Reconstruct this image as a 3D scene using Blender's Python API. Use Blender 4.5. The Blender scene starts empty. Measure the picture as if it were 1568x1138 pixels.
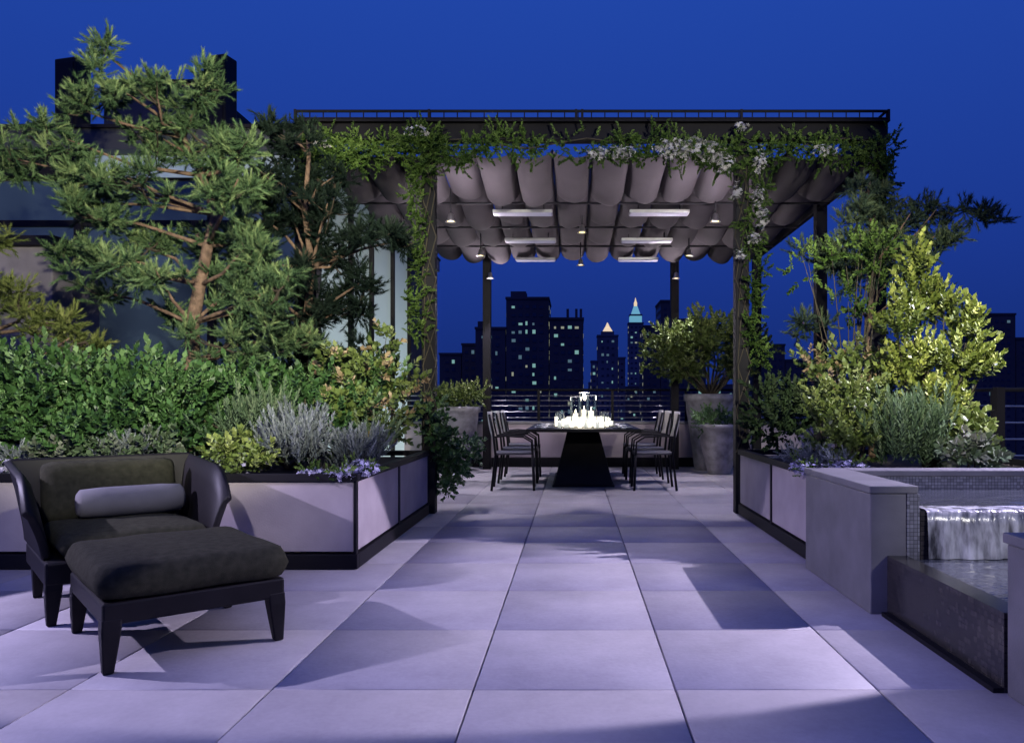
import bpy, math, random
import numpy as np
from mathutils import Vector, Matrix
random.seed(11)
rng = np.random.default_rng(11)
scene = bpy.context.scene
scene.view_settings.view_transform = 'Standard'
scene.view_settings.look = 'None'
scene.view_settings.exposure = 0
col = scene.collection

# ------------------------------------------------------------------ materials
def new_mat(name):
    m = bpy.data.materials.new(name); m.use_nodes = True
    return m, m.node_tree.nodes, m.node_tree.links, m.node_tree.nodes['Principled BSDF']

def mat(name, c, rough=0.6, metal=0.0, var=0.15, scale=4.0, bump=0.0, bscale=40.0, spec=0.5, detail=4.0):
    m, n, l, p = new_mat(name)
    tc = n.new('ShaderNodeTexCoord')
    nz = n.new('ShaderNodeTexNoise'); nz.inputs['Scale'].default_value = scale; nz.inputs['Detail'].default_value = detail
    l.new(tc.outputs['Object'], nz.inputs['Vector'])
    r = n.new('ShaderNodeValToRGB')
    r.color_ramp.elements[0].position = 0.3; r.color_ramp.elements[1].position = 0.7
    r.color_ramp.elements[0].color = (*[x*(1-var) for x in c], 1)
    r.color_ramp.elements[1].color = (*[min(1, x*(1+var)) for x in c], 1)
    l.new(nz.outputs['Fac'], r.inputs['Fac']); l.new(r.outputs['Color'], p.inputs['Base Color'])
    p.inputs['Roughness'].default_value = rough; p.inputs['Metallic'].default_value = metal
    p.inputs['Specular IOR Level'].default_value = spec
    if bump > 0:
        nb = n.new('ShaderNodeTexNoise'); nb.inputs['Scale'].default_value = bscale; nb.inputs['Detail'].default_value = 3
        l.new(tc.outputs['Object'], nb.inputs['Vector'])
        b = n.new('ShaderNodeBump'); b.inputs['Strength'].default_value = bump; b.inputs['Distance'].default_value = 0.02
        l.new(nb.outputs['Fac'], b.inputs['Height']); l.new(b.outputs['Normal'], p.inputs['Normal'])
    return m

def emat(name, c, s, base=(0.5, 0.5, 0.5)):
    m, n, l, p = new_mat(name)
    p.inputs['Base Color'].default_value = (*base, 1)
    p.inputs['Emission Color'].default_value = (*c, 1)
    p.inputs['Emission Strength'].default_value = s
    return m

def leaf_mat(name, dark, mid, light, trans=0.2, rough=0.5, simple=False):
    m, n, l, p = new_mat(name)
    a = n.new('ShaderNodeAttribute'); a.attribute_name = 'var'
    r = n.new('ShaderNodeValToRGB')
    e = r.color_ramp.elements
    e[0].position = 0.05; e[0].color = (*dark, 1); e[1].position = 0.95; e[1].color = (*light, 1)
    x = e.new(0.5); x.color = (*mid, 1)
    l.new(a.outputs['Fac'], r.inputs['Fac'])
    if simple:
        d = n.new('ShaderNodeBsdfDiffuse'); l.new(r.outputs['Color'], d.inputs['Color'])
        l.new(d.outputs[0], n['Material Output'].inputs['Surface']); n.remove(p)
    else:
        l.new(r.outputs['Color'], p.inputs['Base Color'])
        p.inputs['Roughness'].default_value = rough; p.inputs['Specular IOR Level'].default_value = 0.35
    return m

M_steel = mat('dark_painted_steel', (0.0075, 0.0068, 0.010), 0.6, 0.0, 0.2, 3, spec=.18)
M_black = mat('black_lacquered_wood', (0.007, 0.006, 0.007), 0.5, 0, 0.3, 6, 0.03, 80, 0.22)
M_panel = mat('planter_cement_panel', (0.37, 0.32, 0.335), 0.8, 0, 0.16, 3, 0.1, 90, detail=8)
M_soil = mat('soil', (0.03, 0.022, 0.018), 0.95, 0, 0.4, 20, 0.6, 50)
M_stone = mat('grey_stone_coping', (0.15, 0.145, 0.155), 0.5, 0, 0.2, 5, 0.08, 120, detail=8)
M_wall = mat('rendered_parapet', (0.38, 0.32, 0.36), 0.85, 0, 0.12, 2, 0.1, 60)
M_fascia = mat('fascia_metal', (0.045, 0.045, 0.055), 0.5, 0.2, 0.15, 2)
M_bark = mat('bark', (0.15, 0.095, 0.065), 0.9, 0, 0.5, 18, 0.8, 40)
M_twig = mat('twig_bark', (0.05, 0.038, 0.025), 0.9, 0, 0.3, 18)
M_stem = mat('stem', (0.06, 0.05, 0.03), 0.8, 0, 0.3, 12)
M_pot = mat('zinc_glazed_pot', (0.24, 0.23, 0.26), 0.45, 0.2, 0.4, 8, 0.1, 30)
M_cush = mat('dark_upholstery', (0.034, 0.034, 0.022), 0.95, 0, 0.25, 30, 0.35, 400, 0.08)
M_bolster = mat('grey_bolster_fabric', (0.16, 0.155, 0.16), 0.9, 0, 0.1, 10, 0.25, 300, 0.2)
M_chairback = mat('chair_back_pale', (0.42, 0.40, 0.42), 0.5, 0, 0.1, 6)
M_seat = mat('chair_seat', (0.06, 0.058, 0.065), 0.5, 0, 0.1, 6)
M_marble = mat('pale_stone_cladding', (0.13, 0.115, 0.13), 0.7, 0, 0.65, 2.5, 0.1, 20, detail=10)
M_chrome = mat('brushed_metal', (0.35, 0.35, 0.37), 0.3, 0.9, 0.1, 10)
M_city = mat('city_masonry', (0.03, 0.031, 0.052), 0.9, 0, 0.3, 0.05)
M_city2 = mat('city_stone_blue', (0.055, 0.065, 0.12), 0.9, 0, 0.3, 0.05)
M_pent = mat('penthouse_wall', (0.03, 0.03, 0.04), 0.8, 0, 0.3, 1)
M_ground = mat('ground_asphalt', (0.03, 0.03, 0.035), 0.95, 0, 0.3, 0.01)
M_wincold = emat('lit_window_cool', (0.35, 0.72, 0.66), 0.48, (0.1, 0.1, 0.1))
M_wincold2 = emat('dim_window_cool', (0.30, 0.55, 0.66), 0.22, (0.1, 0.1, 0.1))
M_winwarm = emat('lit_window_warm', (0.8, 0.85, 0.60), 0.32, (0.1, 0.1, 0.1))
M_windark = mat('dark_window', (0.015, 0.02, 0.05), 0.2, 0, 0.2, 1)
M_crown = emat('floodlit_tower_crown', (0.15, 0.45, 0.55), 0.75, (0.4, 0.4, 0.4))
M_gold = emat('floodlit_gold_cupola', (1.0, 0.78, 0.48), 0.8, (0.5, 0.4, 0.2))
M_flame = emat('candle_flame', (1.0, 0.86, 0.62), 12.0)
M_votive = emat('glowing_votive_glass', (1.0, 0.92, 0.74), 1.6, (0.7, 0.7, 0.65))
M_votive2 = emat('dim_votive_glass', (0.85, 0.88, 0.78), 0.5, (0.7, 0.7, 0.65))
M_wax = emat('candle_wax', (1.0, 0.90, 0.70), 1.1, (0.8, 0.75, 0.65))
M_lampglow = emat('lamp_lens', (1.0, 0.72, 0.30), 3.5)
M_heater = emat('heater_panel_face', (0.45, 0.45, 0.80), 0.12, (0.22, 0.22, 0.27))
M_plate = mat('porcelain', (0.7, 0.7, 0.7), 0.25, 0, 0.02, 5)
M_petal = leaf_mat('white_petals', (0.42, 0.40, 0.38), (0.6, 0.58, 0.55), (0.78, 0.76, 0.73), simple=True)
M_lilac = leaf_mat('lilac_petals', (0.28, 0.26, 0.38), (0.38, 0.36, 0.50), (0.55, 0.53, 0.68), simple=True)

# thin clear glass
m, n, l, p = new_mat('thin_clear_glass'); M_glass = m
t_ = n.new('ShaderNodeBsdfTransparent'); t_.inputs[0].default_value = (.93, .96, .96, 1)
g_ = n.new('ShaderNodeBsdfGlossy'); g_.inputs['Roughness'].default_value = .05
lw = n.new('ShaderNodeLayerWeight'); lw.inputs['Blend'].default_value = .35
mr = n.new('ShaderNodeMapRange'); mr.inputs['To Min'].default_value = .06; mr.inputs['To Max'].default_value = .75
l.new(lw.outputs['Facing'], mr.inputs['Value'])
mx = n.new('ShaderNodeMixShader'); l.new(mr.outputs[0], mx.inputs[0]); l.new(t_.outputs[0], mx.inputs[1]); l.new(g_.outputs[0], mx.inputs[2])
l.new(mx.outputs[0], n['Material Output'].inputs['Surface'])

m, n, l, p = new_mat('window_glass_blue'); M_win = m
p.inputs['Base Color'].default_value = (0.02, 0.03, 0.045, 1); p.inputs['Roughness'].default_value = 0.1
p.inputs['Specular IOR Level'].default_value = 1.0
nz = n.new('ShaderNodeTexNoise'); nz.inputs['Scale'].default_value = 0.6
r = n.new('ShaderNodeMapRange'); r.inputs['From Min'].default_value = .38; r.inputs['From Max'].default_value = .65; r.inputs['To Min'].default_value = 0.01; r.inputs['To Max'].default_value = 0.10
p.inputs['Emission Color'].default_value = (0.32, 0.48, 0.78, 1)  # patchy blue emission painted in for sky reflected by the glass
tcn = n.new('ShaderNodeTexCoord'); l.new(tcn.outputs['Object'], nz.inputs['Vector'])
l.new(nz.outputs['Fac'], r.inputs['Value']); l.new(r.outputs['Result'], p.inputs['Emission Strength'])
M_clere = emat('clerestory_sky_reflection', (0.45, 0.58, 0.80), 0.42, (0.1, 0.1, 0.1))  # emission stands in for bright sky reflected in these panes
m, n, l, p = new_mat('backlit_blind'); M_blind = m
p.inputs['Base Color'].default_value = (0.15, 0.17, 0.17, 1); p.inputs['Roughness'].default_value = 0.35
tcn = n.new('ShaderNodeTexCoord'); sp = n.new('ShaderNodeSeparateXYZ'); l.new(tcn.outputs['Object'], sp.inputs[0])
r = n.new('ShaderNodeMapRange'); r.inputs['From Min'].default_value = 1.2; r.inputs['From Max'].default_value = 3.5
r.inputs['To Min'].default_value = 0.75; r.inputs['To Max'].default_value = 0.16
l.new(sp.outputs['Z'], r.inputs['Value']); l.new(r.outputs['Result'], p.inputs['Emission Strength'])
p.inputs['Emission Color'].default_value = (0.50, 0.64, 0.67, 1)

# paving
m, n, l, p = new_mat('limestone_paver'); M_pave = m
a = n.new('ShaderNodeAttribute'); a.attribute_name = 'var'
tcn = n.new('ShaderNodeTexCoord')
n1 = n.new('ShaderNodeTexNoise'); n1.inputs['Scale'].default_value = 1.9; n1.inputs['Detail'].default_value = 10; n1.inputs['Roughness'].default_value = 0.72
n2 = n.new('ShaderNodeTexNoise'); n2.inputs['Scale'].default_value = 45; n2.inputs['Detail'].default_value = 4
l.new(tcn.outputs['Object'], n1.inputs['Vector']); l.new(tcn.outputs['Object'], n2.inputs['Vector'])
ad = n.new('ShaderNodeMath'); ad.operation = 'MULTIPLY_ADD'; ad.inputs[1].default_value = 0.85
l.new(n1.outputs['Fac'], ad.inputs[0])
ad2 = n.new('ShaderNodeMath'); ad2.operation = 'MULTIPLY_ADD'; ad2.inputs[1].default_value = 0.08; l.new(a.outputs['Fac'], ad2.inputs[0])
ad3 = n.new('ShaderNodeMath'); ad3.operation = 'MULTIPLY'; ad3.inputs[1].default_value = 0.2; l.new(n2.outputs['Fac'], ad3.inputs[0])
l.new(ad3.outputs[0], ad2.inputs[2]); l.new(ad2.outputs[0], ad.inputs[2])
r = n.new('ShaderNodeValToRGB'); r.color_ramp.elements[0].position = 0.35; r.color_ramp.elements[1].position = 0.8
r.color_ramp.elements[0].color = (0.27, 0.25, 0.26, 1); r.color_ramp.elements[1].color = (0.45, 0.42, 0.43, 1)
l.new(ad.outputs[0], r.inputs['Fac']); l.new(r.outputs['Color'], p.inputs['Base Color'])
p.inputs['Roughness'].default_value = 0.6
b = n.new('ShaderNodeBump'); b.inputs['Strength'].default_value = 0.12; b.inputs['Distance'].default_value = 0.01
l.new(n2.outputs['Fac'], b.inputs['Height']); l.new(b.outputs['Normal'], p.inputs['Normal'])

def mosaic(name, c1, c2, scale=12, mort=(0.05, 0.05, 0.055)):
    m, n, l, p = new_mat(name)
    tcn = n.new('ShaderNodeTexCoord'); sp = n.new('ShaderNodeSeparateXYZ'); l.new(tcn.outputs['Object'], sp.inputs[0])
    s = n.new('ShaderNodeMath'); s.operation = 'ADD'; l.new(sp.outputs['X'], s.inputs[0]); l.new(sp.outputs['Y'], s.inputs[1])
    cb = n.new('ShaderNodeCombineXYZ'); l.new(s.outputs[0], cb.inputs['X']); l.new(sp.outputs['Z'], cb.inputs['Y'])
    br = n.new('ShaderNodeTexBrick'); br.offset = 0; br.inputs['Scale'].default_value = scale
    br.inputs['Brick Width'].default_value = 0.3; br.inputs['Row Height'].default_value = 0.3; br.inputs['Mortar Size'].default_value = 0.02
    br.inputs['Color1'].default_value = (*c1, 1); br.inputs['Color2'].default_value = (*c2, 1); br.inputs['Mortar'].default_value = (*mort, 1)
    l.new(cb.outputs[0], br.inputs['Vector']); l.new(br.outputs['Color'], p.inputs['Base Color'])
    p.inputs['Roughness'].default_value = 0.25
    b = n.new('ShaderNodeBump'); b.inputs['Strength'].default_value = 0.4; b.inputs['Distance'].default_value = 0.01; b.invert = True
    l.new(br.outputs['Fac'], b.inputs['Height']); l.new(b.outputs['Normal'], p.inputs['Normal'])
    return m
M_mosaic = mosaic('pale_mosaic_tile', (0.26, 0.26, 0.28), (0.14, 0.14, 0.15), 15, (.06, .06, .065))
M_mosaicd = mosaic('dark_mosaic_tile', (0.055, 0.047, 0.045), (0.028, 0.025, 0.025), 12, (.010, .010, .010))
m, n, l, p = new_mat('water'); M_water = m
p.inputs['Base Color'].default_value = (0.05, 0.055, 0.065, 1); p.inputs['Roughness'].default_value = 0.08; p.inputs['Specular IOR Level'].default_value = 1.0
nz = n.new('ShaderNodeTexNoise'); nz.inputs['Scale'].default_value = 9; nz.inputs['Detail'].default_value = 3
b = n.new('ShaderNodeBump'); b.inputs['Strength'].default_value = 0.5; b.inputs['Distance'].default_value = 0.03
tcn = n.new('ShaderNodeTexCoord'); l.new(tcn.outputs['Object'], nz.inputs['Vector'])
l.new(nz.outputs['Fac'], b.inputs['Height']); l.new(b.outputs['Normal'], p.inputs['Normal'])
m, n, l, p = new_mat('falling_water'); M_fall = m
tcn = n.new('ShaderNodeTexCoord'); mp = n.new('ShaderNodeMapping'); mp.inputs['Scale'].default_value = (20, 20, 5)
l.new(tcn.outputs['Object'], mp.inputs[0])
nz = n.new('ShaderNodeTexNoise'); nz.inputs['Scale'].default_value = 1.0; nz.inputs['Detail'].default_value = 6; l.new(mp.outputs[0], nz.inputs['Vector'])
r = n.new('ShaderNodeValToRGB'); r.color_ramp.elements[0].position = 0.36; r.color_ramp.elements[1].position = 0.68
r.color_ramp.elements[0].color = (0.04, 0.04, 0.045, 1); r.color_ramp.elements[1].color = (0.6, 0.6, 0.62, 1)  # pale streaks: foamy water, with the wet glare painted into the colour
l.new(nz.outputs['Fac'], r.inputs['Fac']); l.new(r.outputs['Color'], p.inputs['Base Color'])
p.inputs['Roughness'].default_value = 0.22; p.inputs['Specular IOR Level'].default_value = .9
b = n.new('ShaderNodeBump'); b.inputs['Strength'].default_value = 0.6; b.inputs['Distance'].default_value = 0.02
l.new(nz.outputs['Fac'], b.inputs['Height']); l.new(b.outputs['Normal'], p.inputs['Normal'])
M_canopy = mat('canopy_fabric', (0.066, 0.058, 0.066), .9, 0, .2, 1.5, .1, 120, .2)

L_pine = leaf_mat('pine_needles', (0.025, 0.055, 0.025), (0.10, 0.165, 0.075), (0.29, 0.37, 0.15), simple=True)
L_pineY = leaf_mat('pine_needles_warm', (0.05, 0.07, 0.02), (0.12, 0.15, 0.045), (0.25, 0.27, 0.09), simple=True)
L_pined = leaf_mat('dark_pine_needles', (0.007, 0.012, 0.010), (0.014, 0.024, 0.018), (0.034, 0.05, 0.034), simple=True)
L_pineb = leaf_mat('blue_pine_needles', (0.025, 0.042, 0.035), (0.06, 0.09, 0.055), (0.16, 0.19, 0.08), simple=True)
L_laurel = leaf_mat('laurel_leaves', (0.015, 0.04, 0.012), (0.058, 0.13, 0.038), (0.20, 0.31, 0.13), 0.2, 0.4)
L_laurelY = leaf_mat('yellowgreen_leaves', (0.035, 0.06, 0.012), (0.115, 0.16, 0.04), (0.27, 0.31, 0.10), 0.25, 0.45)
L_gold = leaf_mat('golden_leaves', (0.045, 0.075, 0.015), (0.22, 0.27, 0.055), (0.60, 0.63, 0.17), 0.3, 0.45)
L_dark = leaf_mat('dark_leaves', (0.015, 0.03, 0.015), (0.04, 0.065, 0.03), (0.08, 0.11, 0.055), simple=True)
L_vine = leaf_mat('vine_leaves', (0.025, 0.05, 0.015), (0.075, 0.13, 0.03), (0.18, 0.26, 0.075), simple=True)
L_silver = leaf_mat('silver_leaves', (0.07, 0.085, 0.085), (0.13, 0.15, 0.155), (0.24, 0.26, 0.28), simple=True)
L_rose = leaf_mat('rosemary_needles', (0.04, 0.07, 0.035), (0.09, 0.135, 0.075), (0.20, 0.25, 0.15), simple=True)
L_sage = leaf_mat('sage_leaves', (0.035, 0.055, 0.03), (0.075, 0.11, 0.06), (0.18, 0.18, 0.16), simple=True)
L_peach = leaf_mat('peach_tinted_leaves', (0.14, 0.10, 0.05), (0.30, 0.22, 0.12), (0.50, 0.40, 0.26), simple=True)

# ------------------------------------------------------------------ mesh builder
class MB:
    def __init__(s): s.v = []; s.f = []; s.m = []; s.mats = []
    def mi(s, m):
        if m not in s.mats: s.mats.append(m)
        return s.mats.index(m)
    def add(s, vs, fs, m):
        o = len(s.v); s.v += [tuple(v) for v in vs]; k = s.mi(m)
        for f in fs: s.f.append(tuple(i+o for i in f)); s.m.append(k)
    def box(s, x0, x1, y0, y1, z0, z1, m, taper=None):
        a = [(x0, y0, z0), (x1, y0, z0), (x1, y1, z0), (x0, y1, z0)]
        if taper:
            cx, cy = (x0+x1)/2, (y0+y1)/2
            t = [(cx+(x-cx)*taper, cy+(y-cy)*taper, z1) for x, y, z in a]
        else: t = [(x, y, z1) for x, y, z in a]
        s.add(a+t, [(3, 2, 1, 0), (4, 5, 6, 7), (0, 1, 5, 4), (1, 2, 6, 5), (2, 3, 7, 6), (3, 0, 4, 7)], m)
    def tube(s, pts, rad, m, n=8, cap=True):
        P = [Vector(p) for p in pts]
        if not hasattr(rad, '__len__'): rad = [rad]*len(P)
        vs = []; fs = []
        ref = None
        for i, p in enumerate(P):
            d = (P[min(i+1, len(P)-1)]-P[max(i-1, 0)]).normalized()
            if ref is None: ref = Vector((1, 0, 0)) if abs(d.x) < 0.8 else Vector((0, 1, 0))
            u = (ref - d*ref.dot(d)).normalized(); ref = u; w = d.cross(u)
            for k in range(n):
                a = 2*math.pi*k/n; vs.append(p+(u*math.cos(a)+w*math.sin(a))*rad[i])
        for i in range(len(P)-1):
            for k in range(n):
                fs.append((i*n+k, i*n+(k+1) % n, (i+1)*n+(k+1) % n, (i+1)*n+k))
        if cap: fs.append(tuple(range(n-1, -1, -1))); fs.append(tuple((len(P)-1)*n+k for k in range(n)))
        s.add(vs, fs, m)
    def lathe(s, cx, cy, prof, m, n=28):
        vs = []; fs = []
        for r_, z in prof:
            for k in range(n):
                a = 2*math.pi*k/n; vs.append((cx+r_*math.cos(a), cy+r_*math.sin(a), z))
        for i in range(len(prof)-1):
            for k in range(n): fs.append((i*n+k, i*n+(k+1) % n, (i+1)*n+(k+1) % n, (i+1)*n+k))
        s.add(vs, fs, m)
    def obj(s, name, parent=None, smooth=False, bevel=0, seg=2, subsurf=0):
        me = bpy.data.meshes.new(name); me.from_pydata(s.v, [], s.f)
        for m in s.mats: me.materials.append(m)
        me.polygons.foreach_set('material_index', s.m)
        if smooth: me.polygons.foreach_set('use_smooth', [True]*len(me.polygons))
        me.update(); o = bpy.data.objects.new(name, me); col.objects.link(o)
        if parent: o.parent = parent
        if bevel:
            b = o.modifiers.new('bevel', 'BEVEL'); b.width = bevel; b.segments = seg; b.limit_method = 'ANGLE'
        if subsurf:
            q = o.modifiers.new('sub', 'SUBSURF'); q.levels = subsurf; q.render_levels = subsurf
        return o

def group(name, loc=(0, 0, 0), rot=0):
    e = bpy.data.objects.new(name, None); e.empty_display_size = 0.2
    e.location = loc; e.rotation_euler = (0, 0, rot); col.objects.link(e); return e

# ------------------------------------------------------------------ foliage
def tpl_needle(n=60, L=1.0, nl=0.46, w=0.028, spread=1.0):
    V = []; F = []; t = []
    for i in range(n):
        z = rng.uniform(0, 1.0)*L; a = rng.uniform(0, 2*np.pi)
        ang = spread*rng.uniform(0.55, 1.25)*(1-0.5*z/L)
        d = np.array([math.sin(ang)*math.cos(a), math.sin(ang)*math.sin(a), math.cos(ang)])
        s = np.array([-math.sin(a), math.cos(a), 0])*w
        b = np.array([0, 0, z]); ln = nl*rng.uniform(0.7, 1.15)
        k = len(V); V += [b-s, b+s, b+d*ln]; F.append((k, k+1, k+2)); t += [rng.random()]*3
    return np.array(V), np.array(F), np.array(t)
def tpl_leaf(n=14, L=1.0, ll=0.34, w=0.11, a0=0.9, fold=0.03):
    V = []; F = []; t = []
    for i in range(n):
        z = (i+0.5)/n*L; a = i*2.4+rng.uniform(-.3, .3); ang = a0*(1.15-0.75*z/L)+rng.uniform(-.15, .15)
        d = np.array([math.sin(ang)*math.cos(a), math.sin(ang)*math.sin(a), math.cos(ang)])
        s = np.array([-math.sin(a), math.cos(a), 0]); nn = np.cross(d, s)
        b = np.array([0, 0, z*0.9]); ln = ll*rng.uniform(0.75, 1.15); k = len(V)
        V += [b, b+d*ln*0.5-s*w+nn*fold, b+d*ln, b+d*ln*0.5+s*w+nn*fold]
        F.append((k, k+1, k+2, k+3)); t += [rng.random()]*4
    return np.array(V), np.array(F), np.array(t)
def tpl_flower(n=5, w=0.28):
    V = []; F = []; t = []
    for i in range(n):
        a = i*2*np.pi/n; d = np.array([math.cos(a), math.sin(a), 0.25]); s = np.array([-math.sin(a), math.cos(a), 0])*w; k = len(V)
        V += [np.zeros(3), d*0.6-s, d, d*0.6+s]; F.append((k, k+1, k+2, k+3)); t += [rng.random()]*4
    return np.array(V), np.array(F), np.array(t)
T_needle = tpl_needle()
T_leaf = tpl_leaf()
T_small = tpl_leaf(16, 1, 0.26, 0.085, 1.0)
T_broad = tpl_leaf(9, 1, 0.5, 0.17, 1.0)
T_spike = tpl_leaf(34, 1, 0.16, 0.022, 0.7, 0.0)
T_lav = tpl_leaf(26, 1, 0.24, 0.028, 0.55, 0.0)
T_flower = tpl_flower()

def fast_mesh(name, V, F, m, var, parent=None):
    me = bpy.data.meshes.new(name)
    me.vertices.add(len(V)); me.vertices.foreach_set('co', np.ascontiguousarray(V, dtype=np.float32).ravel())
    k = F.shape[1]; me.loops.add(F.size); me.loops.foreach_set('vertex_index', F.astype(np.int32).ravel())
    me.polygons.add(len(F)); me.polygons.foreach_set('loop_start', np.arange(0, F.size, k, dtype=np.int32))
    me.update(calc_edges=True)
    at = me.attributes.new('var', 'FLOAT', 'POINT'); at.data.foreach_set('value', var.astype(np.float32).ravel())
    me.materials.append(m); me.validate()
    o = bpy.data.objects.new(name, me); col.objects.link(o)
    if parent: o.parent = parent
    return o
def scatter(name, tpl, pos, dirs, sc, m, parent=None, vb=None):
    V, F, tv = tpl; N = len(pos)
    z = dirs/np.linalg.norm(dirs, axis=1, keepdims=True)
    a = rng.normal(size=(N, 3)); x = np.cross(a, z); x /= np.linalg.norm(x, axis=1, keepdims=True); y = np.cross(z, x)
    R = np.stack([x, y, z], axis=2)
    VV = np.einsum('nij,mj->nmi', R, V)*sc[:, None, None]+pos[:, None, :]
    FF = (F[None]+(np.arange(N)*len(V))[:, None, None]).reshape(-1, F.shape[1])
    if vb is None: vb = rng.random(N)
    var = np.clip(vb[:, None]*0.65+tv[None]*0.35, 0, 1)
    return fast_mesh(name, VV.reshape(-1, 3), FF, m, var, parent)
def pad_points(pads, dens=1.0, up=0.5, jit=0.45, shell=0.55):
    P = []; D = []; Vb = []
    for (x, y, z, rx, ry, rz, n) in pads:
        n = max(3, int(n*dens)); d = rng.normal(size=(n, 3)); d /= np.linalg.norm(d, axis=1, keepdims=True)
        r_ = rng.random(n)**shell
        r_ *= 1+0.25*np.sin(d[:, 0]*7+x*9)*np.cos(d[:, 2]*6+z*5)
        P.append(np.array([x, y, z])+d*r_[:, None]*np.array([rx, ry, rz]))
        D.append(d*0.7+np.array([0, 0, up])+rng.normal(size=(n, 3))*jit)
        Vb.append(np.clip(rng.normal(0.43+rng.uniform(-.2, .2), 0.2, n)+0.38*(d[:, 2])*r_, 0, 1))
    return np.concatenate(P), np.concatenate(D), np.concatenate(Vb)
def stems(name, base, pads, parent, m=M_stem, r0=0.012, per=1, trunk=None, twigs=None):
    mb = MB()
    for (x, y, z, rx, ry, rz, n) in pads:
        for q in range(per):
            tgt = Vector((x+random.uniform(-rx, rx)*.5, y+random.uniform(-ry, ry)*.5, z+random.uniform(0, rz)*.5))
            if trunk:
                cand = [Vector(t) for t in trunk if t[2] < z-0.05] or [Vector(trunk[0])]
                b_ = cand[-1]
            else: b_ = Vector(base)+Vector((random.uniform(-.06, .06), random.uniform(-.06, .06), 0))
            mid = b_.lerp(tgt, 0.5)+Vector((random.uniform(-.07, .07), random.uniform(-.05, .05), random.uniform(-.05, .06)))
            mb.tube([b_, b_.lerp(mid, .5), mid, mid.lerp(tgt, .55), tgt], [r0, r0*.85, r0*.7, r0*.5, r0*.25], m, 6)
    return mb.obj(name, parent, True)
def plant(name, pads, tpl, s0, s1, m, base=None, dens=1, up=0.5, jit=0.45, r0=0.01, per=1, extra=None, bark=M_stem):
    g = group(name)
    P, D, Vb = pad_points(pads, dens, up, jit)
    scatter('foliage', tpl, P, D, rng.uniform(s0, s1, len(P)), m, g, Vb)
    if base: stems('stems', base, pads, g, bark, r0, per)
    if extra:
        for (tp, a, b_, mm, dn, u2) in extra:
            P, D, Vb = pad_points(pads, dn, u2, 0.4, 0.25)
            scatter('blossom', tp, P, D, rng.uniform(a, b_, len(P)), mm, g, Vb)
    return g

def pine(name, trunk, rad, pads, m, dens=1.0, s=(0.07, 0.11), warm=None, br=.018):
    g = group(name)
    mb = MB(); mb.tube(trunk, rad, M_bark, 10); mb.obj('trunk', g, True)
    sub = []
    for (x, y, z, rx, ry, rz, n_) in pads:
        k = max(2, int(n_/6.5))
        for _ in range(k):
            a = random.uniform(0, 6.28); q_ = random.random()**.6
            sub.append((x+math.cos(a)*rx*q_, y+random.uniform(-1, 1)*ry*.8, z+math.sin(a)*rz*q_, .07, .07, .05, 17*dens))
    P, D, Vb = pad_points(sub, 1, 0.45, 0.4, 0.5)
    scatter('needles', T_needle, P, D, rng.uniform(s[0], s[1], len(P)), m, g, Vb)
    stems('branches', trunk[0], pads, g, M_bark, br, 1, trunk)
    tw = MB(); C = np.array([p_[:3] for p_ in pads])
    for p_ in sub:
        e0 = np.array(p_[:3]); c = C[np.argmin(((C-e0)**2).sum(1))]
        e = Vector(e0); c = Vector(c); tw.tube([c, c.lerp(e, .5)+Vector((0, 0, -.02)), e], [.009, .006, .003], M_twig, 4, False)
    tw.obj('twigs', g)
    return g

# ------------------------------------------------------------------ ground / terrace
mb = MB(); mb.add([(-6000, -6000, -48), (6000, -6000, -48), (6000, 9000, -48), (-6000, 9000, -48)], [(0, 1, 2, 3)], M_ground); mb.obj('ground')
mb = MB(); mb.box(-9, 7.5, -5, 13.2, -0.6, -0.045, M_steel); mb.box(-9, 7.5, -5, 13.2, -47.95, -0.61, M_city); mb.obj('terrace_slab')

tile = 0.763; gap = 0.004
V = []; F = []; var = []
gx0 = -0.38-11*tile; gy0 = 2.90-10*tile
for i in range(21):
    for j in range(24):
        x0 = gx0+i*tile+gap; x1 = gx0+(i+1)*tile-gap; y0 = gy0+j*tile+gap; y1 = gy0+(j+1)*tile-gap
        if y1 > 13.0: y1 = 13.0
        if y1 < y0+.05: continue
        k = len(V); b_ = 0.003; h = rng.uniform(-0.0008, 0.0008); tx = rng.uniform(-.0008, .0008)
        V += [(x0, y0, -.04), (x1, y0, -.04), (x1, y1, -.04), (x0, y1, -.04), (x0, y0, -b_), (x1, y0, -b_), (x1, y1, -b_), (x0, y1, -b_),
              (x0+b_, y0+b_, h), (x1-b_, y0+b_, h+tx), (x1-b_, y1-b_, h+tx), (x0+b_, y1-b_, h)]
        F += [(k, k+1, k+5, k+4), (k+1, k+2, k+6, k+5), (k+2, k+3, k+7, k+6), (k+3, k, k+4, k+7),
              (k+4, k+5, k+9, k+8), (k+5, k+6, k+10, k+9), (k+6, k+7, k+11, k+10), (k+7, k+4, k+8, k+11), (k+8, k+9, k+10, k+11)]
        var += [rng.random()]*12
fast_mesh('terrace_paving', np.array(V), np.array(F), M_pave, np.array(var))

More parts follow.
